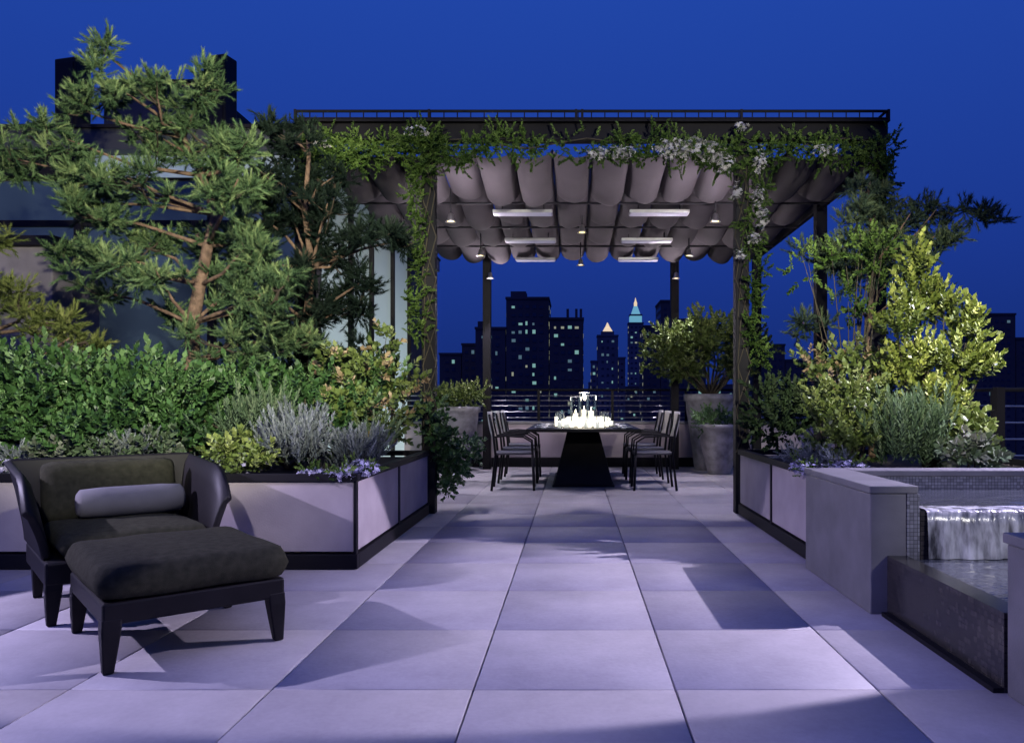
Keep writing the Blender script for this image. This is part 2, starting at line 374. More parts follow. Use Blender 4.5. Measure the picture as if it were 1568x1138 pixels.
g = group('parapet_wall')
mb = MB(); mb.box(-3.2, 4.5, 12.95, 13.15, 0.16, 0.72, M_wall); mb.obj('wall', g, bevel=.008)
mb = MB(); mb.box(-3.2, 4.5, 12.93, 13.17, 0.723, 0.77, M_stone); mb.box(-3.2, 4.5, 12.92, 13.15, 0.002, 0.158, M_steel); mb.obj('coping_and_base', g, bevel=.006)
g = group('metal_railing')
mb = MB()
def rail_run(mb, a, b_, zs, step=1.3, ztop=1.3, z0=0.0):
    a = Vector(a); b_ = Vector(b_); L = (b_-a).length; nn = max(1, round(L/step))
    for k in range(nn+1):
        p_ = a.lerp(b_, k/nn); mb.box(p_.x-.022, p_.x+.022, p_.y-.022, p_.y+.022, z0, ztop, M_steel)
    for z in zs[:-1]: mb.tube([(a.x, a.y, z), (b_.x, b_.y, z)], .009, M_chrome, 6)
    z = zs[-1]; mb.tube([(a.x, a.y, z), (b_.x, b_.y, z)], .022, M_steel, 8)
rail_run(mb, (-3.1, 13.05), (4.4, 13.05), [.83, .93, 1.03, 1.12, 1.20, 1.30], ztop=1.29, z0=.77)
rail_run(mb, (4.42, 8.1), (4.42, 13.0), [.3, .45, .6, .75, .9, 1.05, 1.22], ztop=1.21)
mb.obj('rails_and_posts', g)
g = group('metal_railing')
mb = MB(); rail_run(mb, (3.84, 7.0), (6.9, 7.0), [.45, .6, .75, .9, 1.05, 1.20], ztop=1.20); mb.box(3.80, 3.87, 6.9, 6.97, 0, 1.22, M_steel)
mb.obj('rails_and_posts', g)

# ------------------------------------------------------------------ planters
def planter(name, x0, x1, y0, y1, h, panels_side):
    g = group(name)
    mb = MB()
    mb.box(x0+.03, x1-.03, y0+.03, y1-.03, 0.0, .1, M_steel)
    mb.box(x0+.045, x1-.045, y0+.045, y1-.045, .1, h-.06, M_soil)
    mb.obj('base_and_soil', g)
    mb = MB(); w = 1.26
    n_ = max(1, round((x1-x0)/w)); dx = (x1-x0)/n_
    for k in range(n_): mb.box(x0+k*dx+.022, x0+(k+1)*dx-.022, y0+.008, y0+.04, .115, h-.055, M_panel)
    n2_ = panels_side; dy = (y1-y0)/n2_
    for k in range(n2_):
        for xx in (x0, x1): mb.box(xx+.008 if xx == x0 else xx-.04, xx+.04 if xx == x0 else xx-.008, y0+k*dy+.022, y0+(k+1)*dy-.022, .115, h-.055, M_panel)
    mb.obj('cement_panels', g, bevel=.003)
    mb = MB()
    for k in range(n_+1): mb.box(x0+k*dx-.02 if k else x0, x0+k*dx+.02 if k < n_ else x1, y0, y0+.044, .10, h-.05, M_steel)
    for k in range(1, n2_+1):
        for xx in (x0, x1): mb.box(xx-.001 if xx == x0 else xx-.044, xx+.044 if xx == x0 else xx+.001, y0+k*dy-.02, y0+k*dy+.02 if k < n2_ else y1, .10, h-.05, M_steel)
    for (a, b_, c, d) in ((x0-.012, x1+.012, y0-.012, y0+.05), (x0-.012, x0+.05, y0+.051, y1), (x1-.05, x1+.012, y0+.051, y1), (x0+.051, x1-.051, y1-.05, y1)):
        mb.box(a, b_, c, d, h-.049, h, M_steel)
    for (a, b_, c, d) in ((x0-.006, x1+.006, y0-.006, y0+.05), (x0-.006, x0+.05, y0+.051, y1), (x1-.05, x1+.006, y0+.051, y1)):
        mb.box(a, b_, c, d, .004, .099, M_steel)
    mb.obj('steel_frame', g, bevel=.003)
    return g
planter('raised_planter', -5.2, -1.41, 4.98, 7.46, .62, 2)
planter('raised_planter', 1.60, 3.6, 5.06, 7.46, .63, 2)

# ------------------------------------------------------------------ fountain
g = group('fountain')
mb = MB()
mb.box(1.515, 1.70, 3.93, 5.03, 0.0, .615, M_stone)
mb.box(1.60, 1.80, 2.35, 2.84, 0.0, .56, M_stone)
mb.obj('stone_piers', g, bevel=.006)
mb = MB()
mb.box(1.51, 1.76, 3.925, 5.045, .617, .655, M_stone)
mb.box(1.763, 4.2, 4.85, 5.045, .617, .655, M_stone)
mb.box(1.59, 3.4, 2.34, 2.855, .562, .60, M_stone)
mb.obj('coping', g, bevel=.005)
mb = MB()
mb.box(1.702, 4.2, 4.86, 5.04, .0, .615, M_mosaic)
mb.box(1.702, 1.765, 3.925, 4.858, .0, .616, M_mosaic)
mb.obj('pale_mosaic', g)
mb = MB()
mb.box(1.767, 4.2, 3.93, 4.05, .0, .525, M_mosaicd)
mb.box(1.60, 1.70, 2.86, 3.925, .0, .30, M_mosaicd)
mb.box(1.802, 3.4, 2.36, 2.84, .0, .56, M_mosaicd)
mb.box(1.56, 1.599, 2.86, 3.90, .0, .02, M_steel)
mb.obj('dark_mosaic', g)
mb = MB()
mb.box(1.767, 4.2, 4.051, 4.855, .3, .532, M_water)
mb.box(1.702, 4.2, 2.86, 3.90, .05, .285, M_water)
mb.obj('water', g)
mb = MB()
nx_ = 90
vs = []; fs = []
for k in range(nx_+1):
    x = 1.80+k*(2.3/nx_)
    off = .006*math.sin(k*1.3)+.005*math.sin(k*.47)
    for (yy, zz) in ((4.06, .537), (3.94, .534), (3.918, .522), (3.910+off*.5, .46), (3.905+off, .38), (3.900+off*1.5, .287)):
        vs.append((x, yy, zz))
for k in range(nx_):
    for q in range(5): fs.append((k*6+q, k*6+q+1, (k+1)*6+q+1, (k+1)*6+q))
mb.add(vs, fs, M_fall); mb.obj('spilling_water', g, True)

# ------------------------------------------------------------------ pergola
XL, XM1, XM2, XR = -2.68, -1.42, 1.64, 2.98
YF, YB = 7.55, 12.55
g = group('pergola')
mb = MB(); q = .065
def post(mb, x, y, z1=3.64, w=q): mb.box(x-w, x+w, y-w, y+w, 0, z1, M_steel)
for x, y in ((XM1, YF), (XM2, YF), (XR, YF), (XM1, YB), (XM2, YB), (XR, YB), (XR, 9.3), (XL+.02, YF)): post(mb, x, y)
mb.obj('posts', g, bevel=.006)
mb = MB()
for yy in (YF, YB):
    mb.box(XL-.05, XR+.1, yy-.012, yy+.012, 3.662, 3.818, M_steel)
    mb.box(XL-.05, XR+.1, yy-.07, yy+.07, 3.642, 3.66, M_steel)
    mb.box(XL-.05, XR+.1, yy-.07, yy+.07, 3.82, 3.838, M_steel)
for xx in (XL, XM1, XM2, XR):
    mb.box(xx-.04, xx+.04, YF+.075, YB-.075, 3.66, 3.80, M_steel)
for k in range(1, 4):
    yy = YF+.06+(YB-YF-.15)*k/4
    mb.box(XL+.045, XR-.045, yy-.03, yy+.03, 3.802, 3.86, M_steel)
mb.box(XR-.03, XR+.03, YF+.08, YB-.08, 3.42, 3.655, M_steel)
mb.obj('beams', g, bevel=.003)
mb = MB()
for z, r_ in ((3.865, .010), (3.935, .014)):
    mb.tube([(XL-.06, YF-.02, z), (XR+.1, YF-.02, z)], r_, M_steel, 6)
    mb.tube([(XR+.08, YF-.02, z), (XR+.08, YB, z)], r_, M_steel, 6)
for k in range(45):
    x = XL-.04+k*(XR+.12-XL)/44
    mb.tube([(x, YF-.02, 3.839), (x, YF-.02, 3.935)], .006, M_steel, 5)
for x in (XL-.05, -1.42, .02, .08, 1.64, XR+.1):
    mb.box(x-.012, x+.012, YF-.035, YF+.0, 3.839, 3.95, M_steel)
for bay in range(1, 4):
    yy = YF+.10+bay*(YB-YF-.15)/4
    mb.tube([(XL+.05, yy-.01, 3.375), (XR-.04, yy-.01, 3.375)], .014, M_steel, 6)
mb.obj('top_rail_and_wires', g)

# canopy: sagging lobed fabric in bays
lam = .385; x0c, x1c = XL+.10, XR-.05
nl_ = int((x1c-x0c)/lam); lam = (x1c-x0c)/nl_; g2 = group('retractable_canopy')
for bay in range(4):
    ya = YF+.12+bay*(YB-YF-.15)/4; yb_ = ya+(YB-YF-.15)/4-.02
    ny = 18; npl = 12
    mb = MB()
    for k_ in range(nl_):
        vs = []; fs = []
        dz = random.uniform(-.03, .03); sc_ = random.uniform(.85, 1.15); sk = random.uniform(-.12, .12)
        for j in range(ny+1):
            t = j/ny
            for i in range(npl+1):
                ph = i/npl; x = x0c+(k_+ph)*lam
                ph2 = min(1, max(0, ph+sk*math.sin(math.pi*ph)))
                lobe = math.sqrt(max(0, 1-(2*ph2-1)**2))
                endr = 1.0 if t < .82 else math.sqrt(max(0, 1-((t-.82)/.18)**2))
                amp = .19*sc_*(0.35+.65*math.sin(math.pi*min(1, t*1.05)*.55+.15))
                sag = (.05+.11*t)*(.55+.45*endr)
                z = 3.665-sag-amp*lobe*(.25+.75*endr)+dz*t+.006*math.sin(t*11+k_)
                vs.append((x, ya+(yb_-ya)*t, z))
        for j in range(ny):
            for i in range(npl):
                a_ = j*(npl+1)+i; fs.append((a_, a_+1, a_+npl+2, a_+npl+1))
        mb.add(vs, fs, M_canopy)
    o = mb.obj('fabric_bay', g2, True)

for (x, y, w) in ((-.60, 9.05, .70), (1.0, 9.05, .70), (-.60, 10.6, .70), (1.0, 10.6, .70), (-.60, 12.0, .62), (1.0, 12.0, .62)):
    g = group('ceiling_heater', (x, y, 3.30))
    mb = MB(); mb.box(-w/2, w/2, -.09, .09, 0, .035, M_chrome); mb.box(-w/2+.01, w/2-.01, -.08, .08, -.008, -.001, M_heater)
    for sx in (-w*.35, w*.35): mb.tube([(sx, 0, .035), (sx, 0, .34)], .007, M_steel, 6)
    mb.obj('heater_body', g, bevel=.003)
lamps = [(-1.38, 8.6, 3.10), (1.58, 8.6, 3.10), (-1.33, 12.2, 3.05), (1.62, 12.2, 3.05), (-1.30, 10.7, 3.12), (1.60, 10.7, 3.12), (.1, 11.6, 3.15), (.1, 9.6, 3.2)]
def add_light(name, kind, loc, tgt, e, c, size=.04, ang=60, blend=.3):
    L = bpy.data.lights.new(name, kind); L.energy = e; L.color = c
    o = bpy.data.objects.new(name, L); o.location = loc; col.objects.link(o)
    if kind == 'SPOT': L.spot_size = math.radians(ang); L.spot_blend = blend; L.shadow_soft_size = size
    if kind == 'POINT': L.shadow_soft_size = size
    if tgt is not None: o.rotation_euler = (Vector(tgt)-Vector(loc)).to_track_quat('-Z', 'Y').to_euler()
    return o
LAV = (0.70, 0.63, 1.0)
for i, (x, y, z) in enumerate(lamps[:8]):
    g = group('pendant_lamp', (x, y, z))
    mb = MB()
    mb.tube([(0, 0, .06), (0, 0, 3.64-z)], .008, M_steel, 6)
    mb.lathe(0, 0, [(.012, .10), (.03, .085), (.035, .03), (.062, .0), (.058, .0), (.03, .028), (.002, .03)], M_chrome, 16)
    mb.lathe(0, 0, [(.001, .012), (.042, .012), (.042, .010), (.001, .010)], M_lampglow, 14)
    mb.obj('shade_and_stem', g, True)
    add_light('pendant_downlight', 'SPOT', (x, y, z-.02), (x+(.0 if abs(x) < .5 else (-.15 if x > 0 else .15)), y-.1, 0), 200 if i < 6 else 60, (0.88, 0.80, 1.0), .03, 52, .22)
for (x, y) in ((-1.33, 7.75), (1.55, 7.75), (-1.33, 12.4), (1.55, 12.4)):
    add_light('canopy_uplight', 'SPOT', (x, y, 2.55), (x*0.2+.03, y+(1.9 if y < 9 else -1.9), 3.6), 105, (1.0, .88, .96), .03, 130, .5)

# ------------------------------------------------------------------ penthouse building
g = group('penthouse_building')
YW = 8.25
mb = MB()
mb.box(-14, -5.3, YW+.12, 16, 3.55, 3.80, M_steel)
mb.box(-5.3, -2.95, YW+.32, 16, 3.55, 3.80, M_steel)
mb.box(-14, -2.80, YW+.0, 16, 3.803, 4.02, M_fascia)
mb.box(-14, -2.78, YW-.03, 16.02, 4.023, 4.06, M_steel)
mb.box(-14, -2.95, YW+.30, 16, 0.0, 3.549, M_pent)
mb.obj('walls_and_roof', g)
mb = MB()
xs = [-13.9, -12.2, -10.5, -8.8, -7.1, -5.4, -3.95, -2.84]
for k in range(len(xs)-1): mb.box(xs[k]+.04, xs[k+1]-.04, YW+.16, YW+.20, .2, 3.5, M_win)
mb.obj('window_panes', g)
mb = MB(); mb.box(-5.28, -4.0, YW+.18, YW+.22, 3.56, 3.79, M_clere); mb.box(-3.92, -2.9, YW+.18, YW+.22, 3.56, 3.79, M_clere); mb.obj('clerestory_panes', g)
mb = MB()
for x in xs: mb.box(x-.04, x+.04, YW+.10, YW+.24, 0, 3.549, M_steel)
for z in (.1, 3.0): mb.box(-13.9, -2.84, YW+.125, YW+.235, z, z+.07, M_steel)
ys = [8.5, 9.75, 10.75, 12.0, 13.2]
for y in ys: mb.box(-2.93, -2.80, y-.03, y+.03, 0, 3.799, M_steel)
mb.box(-2.92, -2.81, 8.53, 13.17, 0.0, .12, M_steel)
mb.obj('window_frames', g, bevel=.004)
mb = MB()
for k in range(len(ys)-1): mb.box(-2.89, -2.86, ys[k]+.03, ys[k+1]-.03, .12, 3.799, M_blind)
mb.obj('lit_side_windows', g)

g = group('stone_chimney')
mb = MB(); mb.box(-5.95, -4.75, 7.0, 7.7, 0, 2.5, M_marble); mb.obj('shaft', g, bevel=.01)
mb = MB(); mb.box(-5.99, -4.71, 6.96, 7.74, 2.503, 2.60, M_steel); mb.obj('cap', g, bevel=.01)
for (x, z1, w, yy) in ((-6.52, 5.52, .17, 10.0), (-4.58, 5.56, .14, 10.0)):
    g = group('loudspeaker_column', (x, yy, 4.06), -.25)
    mb = MB(); mb.box(-w, w, -.12, .12, .05, z1-4.06, M_black); mb.obj('cabinet', g, bevel=.02)
    mb = MB(); mb.box(-w+.03, w-.03, -.128, -.122, .12, z1-4.13, M_steel); mb.tube([(-w-.05, 0, .35), (w+.05, 0, .35)], .015, M_steel, 6)
    mb.tube([(-w-.05, 0, .35), (-w-.05, 0, .55)], .025, M_steel, 6); mb.box(-.05, .05, -.05, .05, -.01, .048, M_steel); mb.obj('grille_and_bracket', g)
g = group('rooftop_bulkhead')
mb = MB(); mb.box(-7.35, -5.85, 12, 14, 4.06, 6.05, M_fascia); mb.box(-7.39, -5.81, 11.96, 14.04, 6.053, 6.12, M_steel)
mb.box(-5.84, -5.6, 12.2, 13.9, 4.06, 5.9, M_steel); mb.obj('walls', g, bevel=.02)
g = group('rooftop_vent')
mb = MB(); mb.box(-9.6, -7.9, 9.6, 11.5, 4.06, 4.38, M_fascia); mb.box(-9.64, -7.86, 9.56, 11.54, 4.382, 4.42, M_steel); mb.obj('housing', g, bevel=.01)

# ------------------------------------------------------------------ lounge chair & ottoman
TH = math.radians(41)
def leg(mb, x, y, h=.26, w=.032, dx=0, dy=0):
    rings = [(0.55, .0), (.8, .09), (1.0, .17), (1.0, h)]
    vs = []; fs = []
    for s_, z in rings:
        ox = dx*(1-z/h)*.012; oy = dy*(1-z/h)*.012
        for (a, b_) in ((-1, -1), (1, -1), (1, 1), (-1, 1)): vs.append((x+ox+a*w*s_, y+oy+b_*w*s_, z+.002))
    for i in range(3):
        for k in range(4): fs.append((i*4+k, i*4+(k+1) % 4, (i+1)*4+(k+1) % 4, (i+1)*4+k))
    fs += [(3, 2, 1, 0), (12, 13, 14, 15)]
    mb.add(vs, fs, M_black)
def cushion(mb, hx, hy, z0, z1, m, cx=0, cy=0, crown=.03, n=12):
    vs = []; fs = []
    rings = [(z0, .035), (z0+.012, .012), (z0+.035, 0), ((z0+z1)/2, -.012), (z1-.035, 0), (z1-.012, .012), (z1, .035)]
    pts = []
    for k in range(n*4):
        s_, t = divmod(k, n); u = -1+2*t/n
        pts.append(((u, -1), (1, u), (-u, 1), (-1, -u))[s_])
    ph = random.uniform(0, 6)
    def rc(u, v, hx_, hy_):
        rad = .05; x = u*hx_; y = v*hy_
        ax = max(abs(x)-(hx_-rad), 0); ay = max(abs(y)-(hy_-rad), 0); d = math.hypot(ax, ay)
        if ax > 0 and ay > 0 and d > rad:
            x = math.copysign(hx_-rad+ax*rad/d, x); y = math.copysign(hy_-rad+ay*rad/d, y)
        return x, y
    N = len(pts)
    for zz, ins in rings:
        for (u, v) in pts:
            x, y = rc(u, v, hx-ins, hy-ins); vs.append((cx+x, cy+y, zz+.003*math.sin(x*17+y*11+ph)))
    for r_ in range(len(rings)-1):
        for k in range(N): fs.append((r_*N+k, r_*N+(k+1) % N, (r_+1)*N+(k+1) % N, (r_+1)*N+k))
    prev = (len(rings)-1)*N
    for q_, f_ in enumerate((.85, .7, .5, .3, .1)):
        st = len(vs)
        for (u, v) in pts:
            x, y = rc(u, v, (hx-.035), (hy-.035)); vs.append((cx+x*f_, cy+y*f_, z1+crown*(1-f_**2)+.003*math.sin(x*f_*14+y*9*f_+ph)))
        for k in range(N): fs.append((prev+k, prev+(k+1) % N, st+(k+1) % N, st+k))
        prev = st
    fs.append(tuple(prev+k for k in range(N)))
    fs.append(tuple(range(N-1, -1, -1)))
    mb.add(vs, fs, m)

g = group('ottoman', (-1.845, 3.56, 0), TH)
mb = MB()
for sx in (-1, 1):
    for sy in (-1, 1): leg(mb, sx*.325, sy*.355, .22, .036, sx, sy)
mb.obj('legs', g, bevel=.006)
mb = MB(); mb.box(-.36, .36, -.39, .39, .195, .285, M_black); mb.obj('frame', g, bevel=.01)
mb = MB(); cushion(mb, .375, .405, .287, .43, M_cush, crown=.02)
mb.obj('cushion', g, True)

g = group('lounge_chair', (-2.49, 4.24, 0), TH)
mb = MB()
for sx in (-1, 1):
    leg(mb, sx*.36, -.35, .24, .036, sx, -1); leg(mb, sx*.34, .33, .24, .036, sx, 1)
mb.obj('legs', g, bevel=.006)
mb = MB(); mb.box(-.40, .40, -.39, .38, .195, .31, M_black); mb.obj('frame', g, bevel=.012)
mb = MB(); cushion(mb, .335, .37, .312, .43, M_cush, 0, -.04, .02); mb.obj('seat_cushion', g, True)
mb = MB()
vs = [(-.40, .345, .31), (.40, .345, .31), (.47, .47, .765), (-.47, .47, .765), (-.40, .385, .31), (.40, .385, .31), (.47, .51, .765), (-.47, .51, .765)]
mb.add(vs, [(0, 1, 2, 3), (5, 4, 7, 6), (3, 2, 6, 7), (1, 5, 6, 2), (4, 0, 3, 7), (4, 5, 1, 0)], M_black)
mb.obj('back_board', g, bevel=.012, seg=3)
for sx in (-1, 1):
    ny_ = 12; nz_ = 8; vs = []; fs = []
    for j in range(ny_+1):
        t = j/ny_; y = .43-.74*t
        top = .755-.05*t-.16*max(0, (t-.70)/.30)**2.2
        for k in range(nz_+1):
            f = k/nz_; zz = .312+(top-.312)*f
            xx = .385+.075*f**1.5+(.018 if k == nz_ else 0)
            vs.append((sx*xx, y+.07*f*(1-t), zz))
    for j in range(ny_):
        for k in range(nz_): fs.append((j*(nz_+1)+k, j*(nz_+1)+k+1, (j+1)*(nz_+1)+k+1, (j+1)*(nz_+1)+k))
    mb = MB(); mb.add(vs, fs, M_black); o = mb.obj('curved_arm', g, True)
    s_ = o.modifiers.new('t', 'SOLIDIFY'); s_.thickness = .04; s_.offset = 0
    b_ = o.modifiers.new('b', 'BEVEL'); b_.width = .012; b_.segments = 3; b_.limit_method = 'ANGLE'; b_.angle_limit = math.radians(50)
mb = MB(); cushion(mb, .33, .17, -.06, .05, M_cush, crown=.02)
o = mb.obj('back_cushion', g, True); o.location = (0, .30, .575); o.rotation_euler = (math.radians(74), 0, 0)
mb = MB()
pr = [(.001, -.27), (.055, -.268), (.078, -.25), (.085, -.15), (.085, .15), (.078, .25), (.055, .268), (.001, .27)]
mb.lathe(0, 0, pr, M_bolster, 24); o = mb.obj('bolster', g, True); o.location = (.07, .13, .525); o.rotation_euler = (0, math.radians(90), 0)

# ------------------------------------------------------------------ dining set
TX = .12
g = group('dining_table', (TX, 0, 0))
mb = MB(); mb.box(-.72, .72, 9.55, 12.0, .715, .755, M_black); mb.obj('table_top', g, bevel=.006)
mb = MB(); mb.box(-.38, .38, 9.85, 11.65, .03, .713, M_black, taper=.55); mb.box(-.40, .40, 9.82, 11.68, .003, .029, M_steel); mb.obj('tapered_pedestal', g, bevel=.01)
def dining_chair(x, y, face):
    g = group('dining_chair', (x, y, 0), (0 if face > 0 else math.pi)+random.uniform(-.05, .05))
    mb = MB(); r_ = .015
    for sy in (-.24, .24):
        mb.tube([(.25, sy, .003), (.23, sy, .44)], r_, M_steel, 8)
        mb.tube([(-.27, sy, .003), (-.22, sy, .44), (-.25, sy, .72), (-.30, sy, .94)], r_, M_steel, 8)
        mb.tube([(-.25, sy, .66), (-.1, sy, .675), (.12, sy, .66), (.22, sy, .60), (.23, sy, .44)], .011, M_steel, 8)
    mb.tube([(.23, -.24, .43), (.23, .24, .43)], r_, M_steel, 8); mb.tube([(-.22, -.24, .43), (-.22, .24, .43)], r_, M_steel, 8)
    mb.obj('metal_frame', g, True)
    mb = MB(); mb.box(-.23, .25, -.225, .225, .442, .472, M_seat); mb.obj('seat', g, bevel=.012, seg=3)
    mb = MB()
    vs = []; fs = []
    for i in range(9):
        t = i/8; z = .64+.33*t; xx = -.243-.06*t-.012*math.sin(math.pi*t)
        for j in range(7):
            v_ = -.225+.45*j/6; vs.append((xx-.025*(1-(v_/.225)**2), v_, z))
    for i in range(8):
        for j in range(6): a_ = i*7+j; fs.append((a_, a_+1, a_+8, a_+7))
    mb.add(vs, fs, M_chairback); o = mb.obj('backrest', g, True); s_ = o.modifiers.new('t', 'SOLIDIFY'); s_.thickness = .018; s_.offset = 0
for y in (9.65, 10.55, 11.45):
    dining_chair(TX-.87, y, 1); dining_chair(TX+.87, y, -1)
g = group('table_setting')
mb = MB()
for y in (9.8, 10.6, 11.4):
    for sx in (-1, 1):
        cx = TX+sx*.50
        mb.lathe(cx, y, [(.001, .758), (.08, .759), (.13, .772), (.132, .776), (.08, .766), (.001, .764)], M_plate, 20)
        mb.box(cx-.03, cx+.03, y-.2, y-.15, .757, .775, M_plate)
mb.obj('plates_and_napkins', g, True)
mb = MB()
for y in (9.8, 10.6, 11.4):
    for sx in (-1, 1):
        for (ox, oy, s_) in ((-.17, .1, 1), (-.22, .0, .85)):
            cx = TX+sx*.50+sx*ox; cy = y+oy
            mb.lathe(cx, cy, [(.03, .758), (.004, .764), (.004, .83), (.03*s_, .86), (.036*s_, .90), (.028*s_, .95*1)], M_glass, 12)
mb.obj('wine_glasses', g, True)
g = group('candle_centrepiece')
mbg = MB(); mbw = MB(); mbf = MB()
for i in range(72):
    x = TX+random.uniform(-.42, .42)*random.uniform(.5, 1); y = random.uniform(9.85, 11.3); h = random.choice((.05, .06, .07, .10, .13)); r_ = random.uniform(.02, .032)
    mbw.lathe(x, y, [(.001, .758), (r_*.85, .758), (r_, .76+h), (r_*.9, .76+h), (r_*.8, .76+h*.6), (.001, .76+h*.6)], M_votive if random.random() < .55 else M_votive2, 10)
    mbf.lathe(x, y, [(.001, .762+h*.6), (.005, .77+h*.6), (.001, .79+h*.6)], M_flame, 5)
for (x, y, h) in ((TX-.10, 10.3, .40), (TX+.11, 10.35, .42), (TX+.02, 10.7, .46)):
    mbg.lathe(x, y, [(.075, .758), (.075, .76+h)], M_glass, 20)
    mbg.lathe(x, y, [(.072, .76+h-.004), (.078, .76+h-.004), (.078, .76+h+.004), (.072, .76+h+.004), (.072, .76+h-.004)], M_plate, 20)
    hh = h*random.uniform(.42, .55)
    mbw.lathe(x, y, [(.001, .76), (.035, .76), (.035, .76+hh), (.001, .76+hh)], M_wax, 14)
    mbf.lathe(x, y, [(.001, .762+hh), (.008, .777+hh), (.001, .81+hh)], M_flame, 6)
mbg.obj('glass_hurricanes', g, True); mbw.obj('votives_and_candles', g, True); mbf.obj('flames', g, True)
add_light('candle_glow', 'POINT', (TX, 10.5, 1.2), None, 16, (1, .88, .68), .1)

# ------------------------------------------------------------------ pots
def pot(name, x, y, h, rt, rb):
    g = group(name, (x, y, 0)); mb = MB()
    mb.lathe(0, 0, [(.001, .003), (rb, .003), (rb*1.05, .03), (rt*.80, h*.45), (rt*.96, h*.80), (rt*.97, h*.9), (rt*1.06, h*.915), (rt*1.06, h), (rt*.96, h), (rt*.94, h*.9), (.001, h*.9)], M_pot, 32)
    mb.obj('pot_body', g, True); mb2 = MB(); mb2.lathe(0, 0, [(.001, h*.93), (rt*.93, h*.925)], M_soil, 24); mb2.obj('soil', g)
    return g
pot('flower_pot', 2.22, 12.45, 1.22, .42, .26)
pot('flower_pot', 2.20, 11.65, .76, .32, .17)
pot('flower_pot', -1.90, 12.3, 1.02, .38, .22)
plant('potted_shrub', [(1.55, 12.3, 1.95, .42, .4, .32, 150), (2.2, 12.2, 2.12, .5, .45, .35, 200), (2.75, 12.3, 1.95, .38, .4, .3, 130), (1.75, 12.3, 1.62, .35, .3, .2, 80), (2.55, 12.2, 1.65, .3, .3, .2, 60)], T_leaf, .14, .24, L_laurelY, (2.2, 12.4, 1.15), 1.3, .4, r0=.022, per=4)
plant('trailing_pot_plant', [(2.2, 11.6, .86, .36, .3, .12, 90), (1.95, 11.5, .78, .14, .14, .12, 25), (2.5, 11.5, .80, .14, .14, .12, 25)], T_small, .10, .18, L_laurel, None, 1.3, .2)
plant('pot_fern', [(-1.9, 12.2, 1.15, .40, .35, .16, 110), (-1.6, 12.1, 1.22, .22, .2, .12, 40), (-2.2, 12.2, 1.1, .2, .2, .15, 35)], T_small, .12, .2, L_laurelY, None, 1.3, .4)

# ------------------------------------------------------------------ trees & planting, left
tr = [(-3.02, 6.0, .5), (-3.0, 6.0, 1.0), (-2.97, 5.98, 1.4), (-2.98, 6.0, 1.7), (-2.93, 6.02, 2.0), (-2.86, 6.0, 2.3), (-2.80, 6.0, 2.55), (-2.9, 6.0, 2.85), (-3.05, 6.0, 3.15), (-3.25, 6.0, 3.4), (-3.38, 6.0, 3.62)]
rd = [.075, .065, .058, .052, .045, .04, .032, .026, .02, .014, .008]
pp = [(-.40, 3.62, .05, .10, 20), (-.38, 3.38, .24, .13, 60), (.20, 3.46, .17, .16, 55), (-.10, 3.32, .22, .18, 60), (-.64, 3.27, .18, .08, 30), (-.30, 3.10, .25, .16, 65), (.15, 3.10, .24, .18, 75),
      (-.87, 3.0, .26, .14, 65), (-1.12, 2.87, .15, .11, 35), (-.56, 2.77, .28, .16, 80), (-.2, 2.70, .2, .13, 45), (.2, 2.77, .27, .24, 90), (-.61, 2.49, .28, .11, 60), (-.3, 2.29, .22, .15, 60),
      (.3, 2.44, .2, .2, 65), (-.61, 2.14, .24, .14, 65), (-.2, 2.03, .24, .17, 65), (.25, 2.03, .22, .2, 70), (-.25, 1.78, .2, .09, 36), (.56, 2.19, .22, .2, 65), (.56, 1.88, .24, .22, 75), (.7, 1.57, .24, .16, 60), (.3, 1.52, .26, .14, 55), (.8, 1.93, .2, .18, 55), (.5, 2.6, .2, .22, 60), (-.05, 2.42, .14, .15, 36), (-.78, 1.97, .16, .09, 26), (.42, 3.0, .2, .16, 50), (-.75, 2.62, .2, .1, 36), (-.85, 2.25, .2, .09, 34)]
pads = []
for (dx, z, rx, rz, n_) in pp:
    pads.append((-3.0+dx, 6.0+random.uniform(-.45, .3), z-.02, rx, rx*1.1, rz, n_))
pine('pine_tree', tr, rd, pads, L_pine, 1.0)
tr = [(-2.35, 6.9, .5), (-2.33, 6.9, 1.2), (-2.4, 6.9, 1.8), (-2.36, 6.92, 2.3), (-2.42, 6.9, 2.8), (-2.38, 6.9, 3.3), (-2.4, 6.9, 3.5)]
pp = [(-.12, 3.36, .3, .15, 70), (.12, 3.11, .22, .18, 50), (-.35, 3.11, .25, .22, 70), (-.47, 2.76, .2, .22, 60), (-.12, 2.7, .3, .22, 80), (.12, 2.35, .25, .22, 65), (.53, 2.5, .28, .08, 45), (.88, 2.53, .18, .07, 30),
      (.47, 2.12, .18, .1, 30), (-.18, 2.18, .3, .22, 80), (-.06, 1.77, .3, .22, 80), (.23, 1.53, .25, .18, 60), (.64, 2.65, .16, .08, 22), (-.5, 2.4, .25, .2, 60), (-.6, 1.9, .3, .25, 70), (.3, 1.9, .2, .15, 40), (.2, 2.75, .2, .2, 40), (-.3, 2.95, .25, .2, 50), (.05, 2.05, .25, .2, 50)]
pads = [(-2.34+a_, 6.9+random.uniform(-.25, .25), z, rx, rx, rz, n_) for (a_, z, rx, rz, n_) in pp]
pine('pine_tree', tr, [.05, .045, .04, .03, .025, .018, .01], pads, L_pined, 1.15, (.08, .12))
tr = [(-4.75, 6.0, .5), (-4.7, 6.0, 1.1), (-4.6, 5.95, 1.6), (-4.5, 5.9, 2.0), (-4.5, 5.9, 2.25)]
